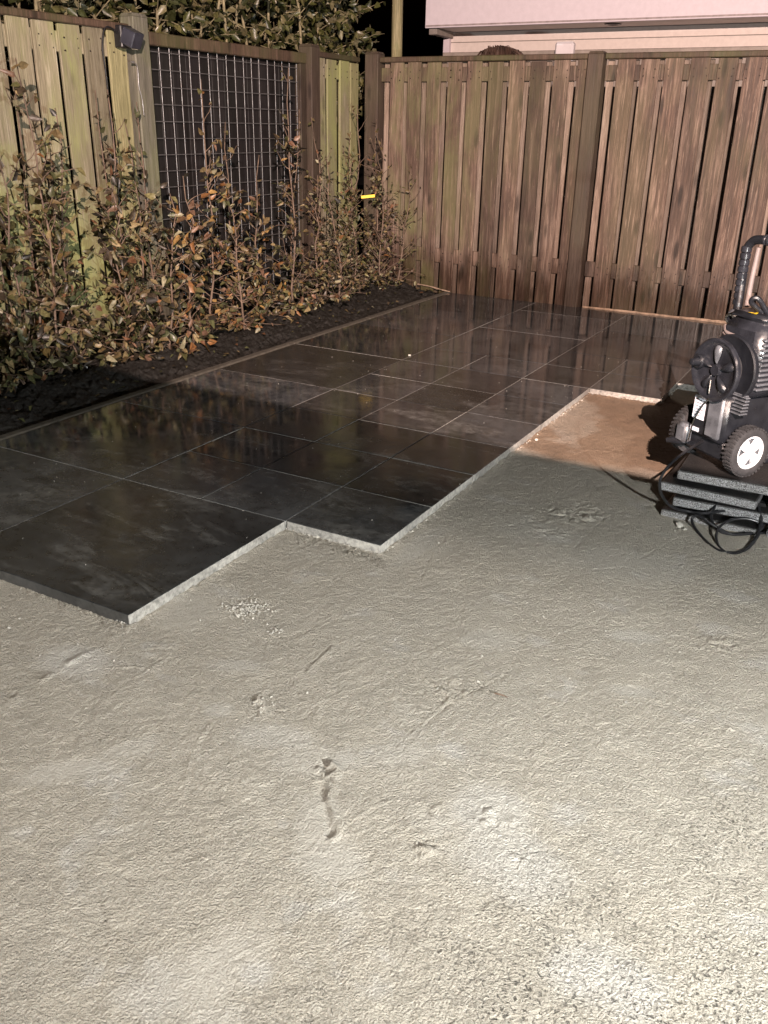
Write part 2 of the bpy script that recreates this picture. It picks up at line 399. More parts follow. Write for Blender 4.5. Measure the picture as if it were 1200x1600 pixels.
# raked sand bed, real relief
def sand():
    x0, x1, y0, y1, st = .15, 2.95, -3.05, 2.1, .005
    nx = int((x1-x0)/st)+1; ny = int((y1-y0)/st)+1
    X, Y = np.meshgrid(np.linspace(x0, x1, nx), np.linspace(y0, y1, ny))
    Z = .002*fbm(X, Y, 1.3, 3, 2)+.0009*fbm(X, Y, 6, 11, 3)+.0016*fbm(X, Y, 19, 21, 3, .5)+.0015*fbm(X, Y, 80, 23, 1)
    sm = np.clip((fbm(X*1.0, Y*1.6, 6, 77, 4, .6)-.42)*2.2, 0, .4); pale = np.clip((fbm(X, Y*1.3, 6.5, 55, 4, .6)-.30)*1.6, 0, .45)
    def ell(u, v, ru, rv, ang=0.):
        c = G(u, v, SZ); a = G(u+ru*math.cos(ang), v+ru*math.sin(ang), SZ)-c; b = G(u-rv*math.sin(ang), v+rv*math.cos(ang), SZ)-c
        A = np.array([[a[0], b[0]], [a[1], b[1]]]); Ai = np.linalg.inv(A)
        dx, dy = X-c[0], Y-c[1]
        p = Ai[0, 0]*dx+Ai[0, 1]*dy; q = Ai[1, 0]*dx+Ai[1, 1]*dy
        return p, q, np.sqrt(p*p+q*q)+.35*fbm(X, Y, 14, int(u), 3)
    def sm5(t): t = np.clip(t, 0, 1); return t*t*(3-2*t)
    flat = Z*0
    for u, v, ru, rv, a, s, pl in ((537, 1188, 28, 20, -.3, 1, .9), (470, 1190, 50, 22, 0, .6, .3), (115, 1202, 85, 15, -.2, .95, .35), (190, 1175, 50, 12, -.3, .8, .3),
            (515, 1350, 48, 44, 0, .9, .5), (320, 1510, 85, 55, -.6, .85, .4), (400, 1520, 30, 26, 0, .5, 1), (335, 1590, 60, 30, 0, .6, .5),
            (370, 1040, 45, 14, 0, .9, .6), (340, 1110, 22, 10, 0, .9, .6), (690, 1285, 40, 26, 0, .6, .3), (765, 1270, 55, 40, .3, .5, .8), (800, 1340, 80, 45, .4, .3, .8),
            (930, 1530, 90, 50, .3, .2, .9), (120, 1030, 60, 22, 0, .4, .9), (300, 945, 60, 26, -.4, .95, .0), (660, 850, 40, 12, -.6, .8, .3), (990, 995, 30, 8, .1, .8, .5),
            (240, 1560, 60, 40, 0, .3, .7), (980, 1080, 40, 10, .1, .9, .4), (840, 830, 60, 20, .2, .6, .2), (960, 880, 120, 26, .1, .7, .2), (760, 1000, 60, 16, 0, .5, .3),
            (500, 1290, 30, 50, .2, .8, .3), (640, 1180, 50, 18, -.2, .5, .3), (420, 1150, 60, 20, 0, .4, .6)):
        p, q, d = ell(u, v, ru, rv, a); d = d+.5*fbm(X, Y, 6, int(v), 3); m = sm5((1.45-d)/1.0)*.75
        sm = np.maximum(sm, m*s); pale = np.maximum(pale, m*pl*.8); flat = np.maximum(flat, m*s)
    Z = Z*(1-.75*flat)
    # strokes, furrows and ridges left by the screed and boots
    def stroke(pts, wpx, depth, ridge=.5):
        nonlocal Z
        depth *= .55; wpx *= .5
        W = [G(u, v, SZ)[:2] for u, v in pts]; c = G(*pts[0], SZ); wid = np.linalg.norm(G(pts[0][0]+wpx, pts[0][1], SZ)-c)
        best = np.full(X.shape, 9.); side = np.zeros(X.shape)
        lo = np.min(W, 0)-.12; hi = np.max(W, 0)+.12
        I = np.where((X[0] > lo[0]) & (X[0] < hi[0]))[0]; Jr = np.where((Y[:, 0] > lo[1]) & (Y[:, 0] < hi[1]))[0]
        if len(I) < 2 or len(Jr) < 2: return
        sl = np.s_[Jr[0]:Jr[-1]+1, I[0]:I[-1]+1]; x, y = X[sl], Y[sl]; b = np.full(x.shape, 9.)
        sg = np.zeros(x.shape)
        for k in range(len(W)-1):
            a, e = W[k], W[k+1]; d = e-a; L = max(d@d, 1e-9); t = np.clip(((x-a[0])*d[0]+(y-a[1])*d[1])/L, 0, 1)
            ex, ey = x-a[0]-t*d[0], y-a[1]-t*d[1]; q = np.hypot(ex, ey); m = q < b
            b = np.where(m, q, b); sg = np.where(m, np.sign(d[0]*ey-d[1]*ex), sg)
        b = b*(1+.5*fbm(x, y, 30, 5, 2)); s = b/wid
        Z[sl] += -depth*np.exp(-s*s*1.5)+ridge*depth*np.exp(-((s-1.5)**2)*3)*(sg > 0)
    stroke([(500, 1225), (502, 1245), (509, 1265), (514, 1300)], 14, .009, 1.); stroke([(495, 1200), (510, 1215), (525, 1205), (515, 1190)], 10, -.008, .6); stroke([(525, 1215), (520, 1250), (535, 1290)], 12, -.006, .2)
    stroke([(335, 1125), (310, 1155), (293, 1200), (288, 1245)], 5, -.006, .4)
    stroke([(150, 1385), (165, 1440)], 6, .005, .8); stroke([(195, 1490), (205, 1545)], 6, -.006, .5); stroke([(365, 1500), (452, 1458)], 5, .006, .9)
    stroke([(480, 1050), (520, 1012)], 6, -.007, .4); stroke([(210, 1060), (265, 1025)], 5, -.006, .4); stroke([(465, 1085), (505, 1140)], 4, .004, .8)
    stroke([(640, 1155), (700, 1100), (790, 1055)], 4, .004, .9); stroke([(665, 1060), (705, 1090), (690, 1105)], 4, -.008, .4)
    def lumps(u, v, ru, rv, amp, sc, ang=0.):
        nonlocal Z
        p, q, d = ell(u, v, ru, rv, ang); m_ = sm5((1.3-d)/.9); f = fbm(X, Y, sc, int(u+v), 3, .6)
        Z += amp*m_*(np.abs(f)*1.6-.25+.5*f)
    lumps(890, 805, 65, 18, .010, 26, .05); lumps(880, 832, 50, 9, .007, 30); lumps(408, 1098, 16, 18, .012, 45); lumps(510, 1205, 24, 18, .012, 40)
    lumps(660, 1270, 28, 18, .008, 40); lumps(672, 1325, 40, 16, .010, 38); lumps(780, 1280, 45, 45, .007, 36); lumps(825, 1335, 35, 18, .012, 40)
    lumps(700, 1078, 45, 22, .006, 40); lumps(1120, 1010, 50, 18, .006, 45); lumps(960, 970, 60, 10, .004, 50); lumps(380, 950, 36, 13, .007, 60); lumps(1130, 1140, 20, 8, .006, 60)
    stroke([(640, 1155), (700, 1100), (790, 1055)], 4, .004, .9)
    for i in range(190):
        u, v = rng.uniform(0, 1200), rng.uniform(760, 1500); a = rng.normal(-.45, .45); L = rng.uniform(15, 75)
        stroke([(u, v), (u+L*math.cos(a), v+L*math.sin(a)+rng.normal(0, 3)), (u+1.8*L*math.cos(a+.15), v+1.8*L*math.sin(a+.15))], rng.uniform(1.6, 4.5), rng.choice([1, -1])*rng.uniform(.001, .0042), .7)
    # comb marks by the tile edges
    for (ua, va), (ub, vb), n in (((40, 915), (195, 975), 16), ((462, 832), (592, 866), 26)):
        for i in range(n):
            t = i/n; u, v = ua+(ub-ua)*t, va+(vb-va)*t; stroke([(u, v), (u+rng.uniform(4, 9), v+rng.uniform(8, 20))], 1.8, .006, .9)
    # crumbs of sand swept up against tile edges
    def edge(d): return np.exp(-np.clip(d, 0, 9)/.014)
    Z += .010*edge(np.abs(X-1.203))*(Y > -.8)*(Y < 1.6)*(.6+fbm(X, Y, 40, 9, 3))+.008*edge(np.abs(X-.803))*(Y < -.8)*(.6+fbm(X, Y, 40, 9, 3))
    Z += .010*edge(np.abs(Y-1.597))*(X > 1.2)*(X < 1.6)*(.8+1.5*fbm(X, Y, 50, 9, 3))
    # brown of the warm-lit far end painted in, edge along the light line
    warm_tint = sm5((Y-.38+.10*fbm(X, Y, 3.5, 31, 3))/.18)
    p, q, d = ell(895, 655, 45, 42, 0); warm_tint = warm_tint*(1-.35*sm5((1.1-d)/.4))  # weaker tint in the rounded patch that the cool lamp reaches
    warm_tint = warm_tint*.92
    Z = np.maximum(Z, -.024)
    V = np.stack([X, Y, SZ+Z], -1).reshape(-1, 3).astype(np.float32)
    i = np.arange(nx*ny).reshape(ny, nx); Fc = np.stack([i[:-1, :-1], i[:-1, 1:], i[1:, 1:], i[1:, :-1]], -1).reshape(-1, 4)
    me = bpy.data.meshes.new('sand_bed'); me.vertices.add(len(V)); me.vertices.foreach_set('co', V.ravel())
    me.loops.add(Fc.size); me.loops.foreach_set('vertex_index', Fc.ravel().astype(np.int32)); me.polygons.add(len(Fc))
    me.polygons.foreach_set('loop_start', np.arange(0, Fc.size, 4, dtype=np.int32)); me.polygons.foreach_set('loop_total', np.full(len(Fc), 4, np.int32))
    me.update(calc_edges=True); me.polygons.foreach_set('use_smooth', np.ones(len(Fc), bool))
    for n, a in (('smooth', sm), ('pale', pale), ('warm_tint', warm_tint)):
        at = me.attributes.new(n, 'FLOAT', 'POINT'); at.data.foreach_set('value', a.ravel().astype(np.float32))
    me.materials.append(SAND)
    return tag(link(bpy.data.objects.new('sand_bed', me)), kind='structure')
sand()
mb = MB(); mb.add([(.2, -3.9, -.072), (6, -3.9, -.072), (6, 2.05, -.072), (.2, 2.05, -.072)], [(0, 1, 2, 3)]); tag(mb.build('sand_apron', SAND), kind='structure')

# wet tiles, 0.4 m module
UU = .4
pav = tag(empty('paving', (-.8, -2.4, 0)), kind='structure')
TC = {}
def tile(b, a, wb, wa):
    key = (wb, wa)
    if key not in TC:
        g = .0028; m = MB(); m.box(g, wb*UU-g, g, wa*UU-g, -.062, 0, .0018); TC[key] = m.mesh('tile', TILE)
    o = link(bpy.data.objects.new('tile', TC[key]), pav)
    o.location = (b*UU+.8, a*UU+2.4, rng.uniform(-.0005, .0005)); o.rotation_euler = (rng.normal(0, .0005), rng.normal(0, .0005), rng.normal(0, .0004))
for a in range(-6, 10, 2): tile(-2, a, 2, 2)
tile(0, -4, 2, 2)
for a in range(-2, 5): tile(0, a, 1, 1); tile(1, a, 1, 1)
for a in range(-2, 6): tile(2, a, 1, 1)
tile(3, 4, 1, 1); tile(3, 5, 1, 1)
for b, a in ((0, 5), (0, 7), (2, 6), (2, 8), (4, 5), (4, 7), (6, 5), (6, 7)): tile(b, a, 2, 2)
tile(0, 9, 2, 1); tile(4, 9, 2, 1); tile(6, 9, 2, 1)
# joint bedding under the tiles
def m_joint():
    k = NT('joint_sand'); P = k.pos()
    return k.out(k.mix(k.mr(k.noise(P, 1.7, 3, .6), .35, .6, .75, 1, True), (.012, .011, .010), k.mix(k.noise(P, 90, 3), (.06, .055, .05), (.14, .13, .115))), .9)
JS = m_joint()
mb = MB()
for b0, b1, a0, a1 in ((-2, 0, -6, 10), (0, 2, -4, 10), (2.0, 3, -2, 10), (3.0, 4, 4, 10), (4.0, 8, 5, 10)):
    mb.box(b0*UU-.012*(b0 > -2), b1*UU-.012, a0*UU+.012, a1*UU, -.070, -.0028)
tag(mb.build('joint_bedding', JS), kind='structure')
kb = tag(empty('kerb', (-.86, -2.4, 0)), kind='structure')
m = MB(); m.box(0, .052, .002, .998, -.15, .004, .006); kme = m.mesh('kerb_stone', KERB)
for i in range(7):
    L = 1 if i < 6 else .43
    o = link(bpy.data.objects.new('kerb_stone', kme), kb); o.location = (rng.normal(0, .0015), i*1.0, rng.normal(0, .0015)); o.scale = (1, L, 1)

# planting bed
def soil():
    X, Y = np.meshgrid(np.linspace(-1.80, -.862, 118), np.linspace(-1.6, 4.02, 690))
    Z = -.02+.05*np.clip((-.95-X)/.3, 0, 1)+.05*fbm(X, Y, 7, 5, 4, .6)+.03*np.abs(fbm(X, Y, 17, 8, 4, .7))-.012-.035*np.exp(-((X+.862)/.05)**2)
    Z += .05*np.clip((Y-3.5)/.5, 0, 1)*np.clip((-1.1-X)/.3, 0, 1)
    ny, nx = X.shape; V = np.stack([X, Y, Z], -1).reshape(-1, 3); i = np.arange(nx*ny).reshape(ny, nx)
    Fc = np.stack([i[:-1, :-1], i[:-1, 1:], i[1:, 1:], i[1:, :-1]], -1).reshape(-1, 4)
    me = bpy.data.meshes.new('soil_bed'); me.from_pydata(V.tolist(), [], Fc.tolist()); me.materials.append(SOIL)
    me.polygons.foreach_set('use_smooth', np.ones(len(Fc), bool))
    tag(link(bpy.data.objects.new('soil_bed', me)), kind='structure')
soil()

# ================================================================== FENCES
PITCH, BW = .18, .134
BM = {}
def board_mesh(kind, h, mat, wdt):
    key = (kind, round(h, 3), mat.name, wdt)
    if key not in BM:
        m = MB(); m.box(-wdt/2, wdt/2, 0, .017, 0, h, .003); BM[key] = m.mesh('board', mat)
    return BM[key]
def panel(label, loc, rz, width, first, n, mat, zb=.03, zt=1.822, group='board fence panels around the garden', odd=None, back=None, slit=.031, bw=BW):
    p = tag(empty('board_fence', loc, rz), label, 'fence', group); nail = MB()
    for i in range(n):
        x = first+i*PITCH; mm = (odd or {}).get(i, mat)
        x0, x1 = max(0.004, x-bw/2), min(width-.004, x+bw/2)
        if x1-x0 > .03:
            o = link(bpy.data.objects.new('board', board_mesh('f', zt-zb+.0, mm, round(x1-x0, 3))), p)
            o.location = ((x0+x1)/2+rng.normal(0, .003), -.022+rng.normal(0, .002), zb+rng.normal(0, .006)); o.rotation_euler = (rng.normal(0, .002), rng.normal(0, .003), rng.normal(0, .022))
            for nz in (1.70, 1.755, .27, .33):
                for nx_ in (-.045, .045): nail.lathe(((x0+x1)/2+nx_*(x1-x0)/.14+rng.normal(0, .004), -.0185, nz+rng.normal(0, .006)), (0, -1, 0), [(.0045, -.004), (.0045, .0075), (.003, .0085), (0, .0085)], 6)
    for i in range(n+1):                                             # boards nailed on the far side
        x = first+(i-.5)*PITCH; x0, x1 = max(.004, x-bw/2+.006), min(width-.055, x+(PITCH-bw)/2-slit)  # boards cut short, the open slit stands in for a shadow line
        if x1-x0 > .02:
            o = link(bpy.data.objects.new('board', board_mesh('b', zt-zb, back or mat, round(x1-x0, 3))), p)
            o.location = ((x0+x1)/2, .034, zb+rng.normal(0, .004)); o.rotation_euler = (0, rng.normal(0, .002), 0)
    for z0, z1 in ((1.68, 1.785), (.24, .36)):
        m = MB(); m.box(.003, width-.003, -.004 if z0 > 1 else .010, .033, z0, z1, .003); m.build('rail', mat, p)
    m = MB(); m.box(.002, width-.002, -.04, .065, zt+.002, zt+.042, .006); m.build('cap_rail', W_CAP, p)
    o = nail.build('nail_heads', NAIL, p); o['kind'] = 'stuff'
    return p
def post(label, x, y, w, d, h, mat, group='fence posts'):
    m = MB(); m.box(-w/2, w/2, -d/2, d/2, -.08, h-.03, .006)
    m.add([(-w/2, -d/2, h-.032), (w/2, -d/2, h-.032), (w/2, d/2, h-.032), (-w/2, d/2, h-.032), (-w*.4, -d*.4, h-.014), (w*.4, -d*.4, h-.014), (w*.4, d*.4, h-.014), (-w*.4, d*.4, h-.014)],
          [(0, 1, 5, 4), (1, 2, 6, 5), (2, 3, 7, 6), (3, 0, 4, 7), (4, 5, 6, 7)])
    o = m.build('fence_post', mat); o.location = (x, y, 0); return tag(o, label, 'post', group)
FY, FX = 4.045, -1.765
panel('brown board fence panel in the corner behind the shrubs', (-1.56, FY, 0), 0, 1.80, .09+.065, 10, W_BACK, zb=-.03, back=W_BACKB, slit=.040, bw=.126)
panel('brown board fence panel right of the middle back post', (.364, FY, 0), 0, 1.80, .078+.02+.06, 10, W_BACK, zb=-.03, back=W_BACKB)
panel('pale mossy board fence panel at the far left', (FX, -.52, 0), math.pi/2, 1.79, .075, 10, W_LEFT, odd={9: W_YEL}, slit=.013, bw=.150)
panel('narrow yellowish fence panel of four boards beside the corner post', (FX, 3.31, 0), math.pi/2, .665, .07, 4, W_LEFT, odd={3: W_YEL}, slit=.012, bw=.152)
post('brown post in the middle of the back fence', .304, FY-.02, .118, .11, 1.89, W_POST)
post('dark post in the corner between the two fences', -1.625, FY-.0, .128, .12, 1.92, W_POST)
post('grey weathered post at the left of the wire trellis', FX+.01, 1.34, .11, .13, 1.94, W_GREY)
post('brown post at the right of the wire trellis', FX+.01, 3.245, .12, .125, 1.92, W_POST)
post('brown post at the right end of the back fence', 2.22, FY-.02, .118, .11, 1.89, W_POST)

# wire trellis panel on dark boards
tp = tag(empty('wire_trellis', (FX, 1.41, 0), math.pi/2), 'square wire trellis in a brown frame over black boards', 'trellis')
TW, TZ0, TZ1 = 1.77, .08, 1.765
for i in range(13):
    m = MB(); m.box(.03+i*.1315, .03+i*.1315+.128, .03, .046, TZ0, TZ1, .003); m.build('backing_board', W_DARK, tp)
m = MB(); m.box(.002, TW-.002, -.03, .06, 1.766, 1.84, .006); m.build('top_frame', W_CAP, tp)
m = MB(); m.box(.002, TW-.002, -.015, .05, .03, .079, .004); m.build('bottom_frame', W_CAP, tp)
m = MB(); m.box(.003, .038, -.026, .028, .08, 1.765, .004); m.build('side_frame', W_YEL, tp)
m = MB(); m.box(TW-.085, TW-.003, -.026, .028, .08, 1.765, .004); m.build('side_frame', W_POST, tp)
m = MB(); m.tube([(0, 0, TZ0), (0, 0, TZ1)], .0021, 5); wv = m.mesh('wire', WIRE)
m = MB(); m.tube([(.038, 0, 0), (TW-.085, 0, 0)], .0021, 5); wh = m.mesh('wire', WIRE)
nvw = 18
for i in range(nvw):
    o = link(bpy.data.objects.new('wire', wv), tp); o.location = (.05+i*(TW-.145)/(nvw-1), .004, 0); o.rotation_euler = (0, rng.normal(0, .0015), 0)
for i in range(17):
    o = link(bpy.data.objects.new('wire', wh), tp); o.location = (0, -.001, TZ1-.03-i*.1); o.rotation_euler = (0, rng.normal(0, .001), 0)

# rough wooden strip lying along the foot of the back fence
P0 = [( .40, 4.008, .004), (.9, 4.006, .005), (1.35, 4.0, .006), (1.66, 3.992, .009)]
m = MB(); m.tube(catmull(P0, 14), [.005+.005*rng.random()+.005*(i/43) for i in range(43)], 6)
tag(m.build('wooden_batten', plain('pale_splintered_wood', (.22, .155, .11), .8, var=.6, bump=.004, bscale=60), smooth=True), 'rough pale wooden strip along the foot of the back fence', 'batten')
P0 = [(-1.12, 3.99, .045), (-1.0, 3.985, .038), (-.88, 3.985, .02), (-.8, 3.988, .01)]
m = MB(); m.tube(catmull(P0, 8), [.004+.003*rng.random() for i in range(25)], 6)
tag(m.build('wooden_batten', plain('pale_pine', (.25, .18, .13), .8, var=.4)), 'short pale strip at the fence foot behind the soil corner', 'batten')

# small lamp box on the trellis post with its cable
lb = tag(empty('outdoor_lamp', (FX+.07, 1.20, 1.80), 0), 'black cube lamp with pale sticker on top of left fence', 'lamp')
m = MB(); m.box(0, .09, -.05, .05, -.045, .045, .006); o = m.build('housing', plain('slate_plastic', (.03, .032, .045), .4), lb); o.rotation_euler = (0, math.radians(24), math.radians(8))
m = MB(); m.box(.035, .082, -.025, .03, -.048, -.0455); q = m.build('sticker', STICKW, o)
m = MB(); m.box(.05, .068, -.010, .012, -.0492, -.0483); m.build('print', INK, o)
m = MB(); m.box(-.05, .012, -.05, .05, -.07, .05, .006); m.build('bracket', plain('bracket_black', (.012, .012, .014), .5), lb)
c0 = PX(178, 30, FX+.03)
pts = [(FX+.05, 1.16, 1.80), (FX+.045, 1.11, 1.83)]+[tuple(PX(u, v, FX+.035)) for u, v in ((163, 45), (160, 75), (166, 120), (171, 170), (178, 230), (184, 290), (188, 340), (192, 400))]
m = MB(); m.tube(catmull(pts, 8), .0048, 6); tag(m.build('lamp_cable', CABLE, smooth=True), 'thin black cable hanging down the left fence from the lamp', 'cable')
pts = [tuple(PX(u, v, FX+.088)) for u, v in ((209, 97), (214, 103), (216, 118), (217, 135), (222, 155), (225, 180))]
m = MB(); m.tube(catmull(pts, 6), .0028, 6); m.tube([pts[0], (pts[0][0]-.02, pts[0][1], pts[0][2])], .007, 8)
tag(m.build('metal_hook', WIRE, smooth=True), 'thin shiny metal rod fixed to the grey trellis post', 'rod')

# ================================================================== NEIGHBOUR'S SIDE
HY = 6.8
hs = empty('neighbour_house', (0, HY, 0)); tag(hs, 'white flat-roofed outbuilding rising behind the back fence', 'building')
xl = PY(664, 47, HY)[0]; zb = PY(664, 44, HY)[2]
zl2 = PY(1200, 12, HY)[2]
m = MB(); m.box(xl, 6.5, 0, .04, zb, zb+.62, .004); m.build('fascia', PAINT, hs)
m = MB(); m.box(xl+.01, 6.5, -.004, .0, zb+.012, zb+.028); m.build('fascia_trim', plain('grey_trim', (.3, .25, .25), .5), hs)
m = MB(); m.box(xl+.02, 6.5, .042, .55, zb+.004, zb+.03); so = m.build('soffit', SOFFIT, hs)
sp = PY(957, 38, HY+.2)
m = MB(); m.lathe((sp[0], .22, zb+.004), (0, 0, -1), [(0, .002), (.05, .003), (.055, .012), (.085, .011), (.09, 0)], 20); m.build('spotlight', plain('spot_metal', (.035, .03, .028), .35, metal=.3), hs)
xw = PY(697, 60, HY+.5)[0]
m = MB(); m.box(xw, 6.5, .55, .75, -.09, zb, 0); m.build('wall', SOFFIT, hs)
m = MB(); m.box(xw-.03, xw+.045, .49, .549, -.09, zb+.002, .003); m.build('corner_board', PAINT, hs)
for dz in (.10, .235):
    m = MB(); m.box(xw+.05, 6.5, .535, .549, zb-dz-.006, zb-dz, 0); m.build('cladding_line', SILL, hs)
m = MB(); m.box(xl+.02, xl+.12, .06, .5, zb-.06, zb, .004); m.build('beam_end', SILL, hs)
m = MB(); m.box(xl+.3, 6.5, .04, 3, zb+.62, zb+.68); m.build('roof', SILL, hs)
ldg = PY(700, 78, 5.3); 
m = MB(); m.box(PY(693, 78, 5.3)[0], 5.5, 5.28, 5.42, -.09, PY(900, 78, 5.3)[2], .006)
tag(m.build('garden_wall', SILL), 'low grey wall top just above the back fence', 'wall')
q = PY(882, 74, 5.2)
m = MB(); m.box(q[0]-.085, q[0]+.085, 5.18, 5.26, -.09, PY(882, 65, 5.2)[2], .018)
tag(m.build('white_box', plain('pale_grey_paint', (.55, .52, .55), .5, var=.05)), 'small pale rounded box showing above the back fence', 'box')
# dark drooping grass clump behind the fence
m = MB(); gc = PY(782, 84, 4.75)
for i in range(260):
    a = rng.uniform(-1, 1); r = rng.uniform(.05, .22); h = .055*math.cos(a*1.3)+rng.normal(0, .006)
    e = gc+np.array([a*.25, rng.uniform(-.12, .12), 0]); t0 = gc+np.array([a*.05, rng.uniform(-.05, .05), -.25]); md = gc+np.array([a*.14, rng.uniform(-.08, .08), h])
    e[2] += -.12+.03*rng.random()
    m.tube(catmull([t0, md, e], 5), [.004]*10+[.001], 3, False)
tag(m.build('grass_clump', plain('dark_straw', (.05, .028, .02), .7, var=.6)), 'dark rounded grass clump peeking over the back fence', 'plant')
pp = PY(620, 60, 5.1)
m = MB(); m.tube([(pp[0], 5.1, -.09), (pp[0]+.004, 5.1, 1.5), (pp[0]-.006, 5.105, 3.2)], [.056, .053, .05], 14)
tag(m.build('wooden_pole', wood('pole_wood', (.10, .09, .05), (.24, .21, .12), (.36, .32, .2), (.10, .11, .04), .6), smooth=True), 'round pale pole standing behind the fence corner', 'pole')

# ================================================================== PLANTS
def leaf(m, p, d, n, L, wd, c, curl):
    d = Vector(d).normalized(); n = Vector(n); n = (n-d*n.dot(d)).normalized(); s = d.cross(n); p = Vector(p)
    pr = [(0, 0, 0), (.30, .46, .12), (.32, 0, -.06), (.30, -.5, .07), (.70, .36, .07-curl*.45), (.68, 0, -.06-curl*.4), (.66, -.34, .03-curl*.4), (1., .05, -curl)]
    v = [p+d*(a*L)+s*(b*wd)+n*(z*L) for a, b, z in pr]
    m.add(v, [(0, 2, 1), (0, 3, 2), (1, 2, 5, 4), (2, 3, 6, 5), (4, 5, 7), (5, 6, 7)], 0, c)
PAL = [((.070, .052, .034), 5), ((.16, .115, .055), 5), ((.28, .215, .11), 5), ((.20, .10, .055), 1.5), ((.125, .12, .05), 4), ((.095, .10, .045), 4), ((.20, .18, .08), 3), ((.13, .08, .045), .8), ((.36, .33, .21), 1.8), ((.03, .026, .02), 5)]
PC = [c for c, _ in PAL]; PW = np.array([x for _, x in PAL]); PW /= PW.sum()
def tint(warm=0.):
    c = np.array(PC[rng.choice(len(PC), p=PW)])*rng.uniform(.5, 1.1)
    if warm and rng.random() < warm: c = np.array([(.24, .115, .045), (.32, .20, .075), (.20, .12, .08)][rng.integers(3)])*rng.uniform(.7, 1.2)
    return (*c, 1.)
def twigs(base, H, spread, nb, lean=0.):
    """main stem and side branches as polylines"""
    st = [np.array(base)]; k = 9
    for i in range(1, k): st.append(st[-1]+np.array([rng.normal(lean*.03, .018), rng.normal(0, .022), H/(k-1)]))
    br = []
    for i in range(nb):
        t = rng.beta(.9, 1.75)*.97; z = t*(k-1); j = min(int(z), k-2); p = st[j]+(st[j+1]-st[j])*(z-j)
        a = rng.uniform(0, 2*math.pi); L = spread*rng.uniform(.45, 1.15)*(1-.45*t)
        d = np.array([math.cos(a)*.8, math.sin(a), rng.uniform(-.25, .7) if t < .2 else rng.uniform(.15, 1.1)]); d /= np.linalg.norm(d)
        q = [p]
        for s_ in range(5):
            d = d+rng.normal(0, .17, 3)+np.array([0, 0, .05]); d /= np.linalg.norm(d); q.append(q[-1]+d*L/5); q[-1][2] = max(q[-1][2], .03)
        br.append((t, q))
    return st, br
def shrub(label, base, H, spread=.26, nb=40, lpb=9, warm=0., dens=1., size=.042, group='young hedge plants along the left fence'):
    e = tag(empty('hedge_plant', base), label, 'shrub', group)
    st, br = twigs((0, 0, -.04), H, spread, nb)
    m = MB(); m.tube(st, np.linspace(.0085, .0028, len(st)), 6); m.build('stem', BARK, e, 'all')
    mt = MB(); ml = MB(); big = []
    xmin = FX+.04-base[0]
    for t, q in br:
        q = [np.array([max(a[0], xmin), a[1], a[2]]) for a in q]
        mt.tube(q, np.linspace(.0036, .0013, len(q)), 4, False)
        n = rng.poisson(lpb*dens*(1.25-.75*t))
        for _ in range(n):
            s_ = float(np.clip(rng.choice([1.2, 2.4, 3.5, 4.4, 5.])+rng.normal(0, .22), .3, len(q)-1)); j = min(int(s_), len(q)-2); p = q[j]+(q[j+1]-q[j])*(s_-j)
            d = (q[j+1]-q[j])/np.linalg.norm(q[j+1]-q[j])*.9+rng.normal(0, .75, 3)+[.1, -.1, -.45]; n_ = rng.normal(0, .7, 3)+[.5, -.3, .6]
            L = size*rng.uniform(.65, 1.35); p = p+rng.normal(0, .006, 3)
            if len(big) < 16 and rng.random() < .05 and L > size*1.0: big.append((p, d, n_, L*1.2)); continue
            leaf(ml, p, d, n_, L, L*rng.uniform(.36, .66), tint(warm), rng.uniform(-.2, .75))
    tt = rng.integers(6, 16)
    for s_ in range(tt):                                              # sparse leaves on the bare leader
        z = rng.uniform(.45, 1)*(len(st)-1); j = min(int(z), len(st)-2); p = st[j]+(st[j+1]-st[j])*(z-j)
        L = size*rng.uniform(.7, 1.25); leaf(ml, p, rng.normal(0, 1, 3)+[.2, 0, .2], rng.normal(0, .7, 3)+[.6, -.3, .3], L, L*.62, tint(warm), .2)
    o = mt.build('twigs', BARK, e, 'all'); o['kind'] = 'stuff'
    o = ml.build('foliage', LEAF, e, 'all'); o['kind'] = 'stuff'
    for p, d, n_, L in big:
        a = MB(); leaf(a, (0, 0, 0), d, n_, L, L*.62, tint(warm+.25), .25); o = a.build('leaf', LEAF, e, 'all'); o.location = p
    return e
ORD = ['first', 'second', 'third', 'fourth', 'fifth', 'sixth', 'seventh', 'eighth', 'ninth', 'tenth', 'eleventh', 'twelfth', 'thirteenth', 'fourteenth', 'fifteenth', 'sixteenth']
PL = [  # x, y, height, spread, branches, leaves, warm, look
 (-1.47, -.28, 1.35, .30, 46, 9, .0, 'leafy'), (-1.45, -.10, 1.15, .30, 46, 10, .0, 'dense brown'), (-1.47, .14, 1.62, .30, 52, 8, .05, 'tall thin-stemmed'), (-1.52, .34, 1.25, .30, 46, 9, .0, 'tangled'),
 (-1.33, .52, .98, .26, 48, 11, .05, 'low bushy'), (-1.50, .72, 1.50, .28, 48, 8, .0, 'tall brown-leaved'), (-1.36, .92, .95, .28, 46, 11, .0, 'olive bushy'), (-1.32, 1.10, 1.05, .26, 46, 9, .45, 'orange-leaved'),
 (-1.42, 1.42, 1.58, .25, 40, 6, .25, 'tall thin'), (-1.36, 1.70, 1.05, .27, 48, 10, .35, 'rusty orange'), (-1.44, 2.06, 1.15, .27, 48, 11, .2, 'dense'), (-1.42, 2.38, 1.70, .28, 50, 9, .12, 'tall many-stemmed'),
 (-1.41, 2.68, 1.0, .28, 50, 11, .05, 'thick brown'), (-1.42, 3.02, 1.1, .30, 54, 11, .0, 'dense small-leaved'), (-1.44, 3.40, 1.30, .32, 60, 11, .0, 'tall tangled'), (-1.43, 3.72, 1.25, .36, 64, 11, .0, 'greyish')]
PL = [(x+.07, y, *r) for x, y, *r in PL]
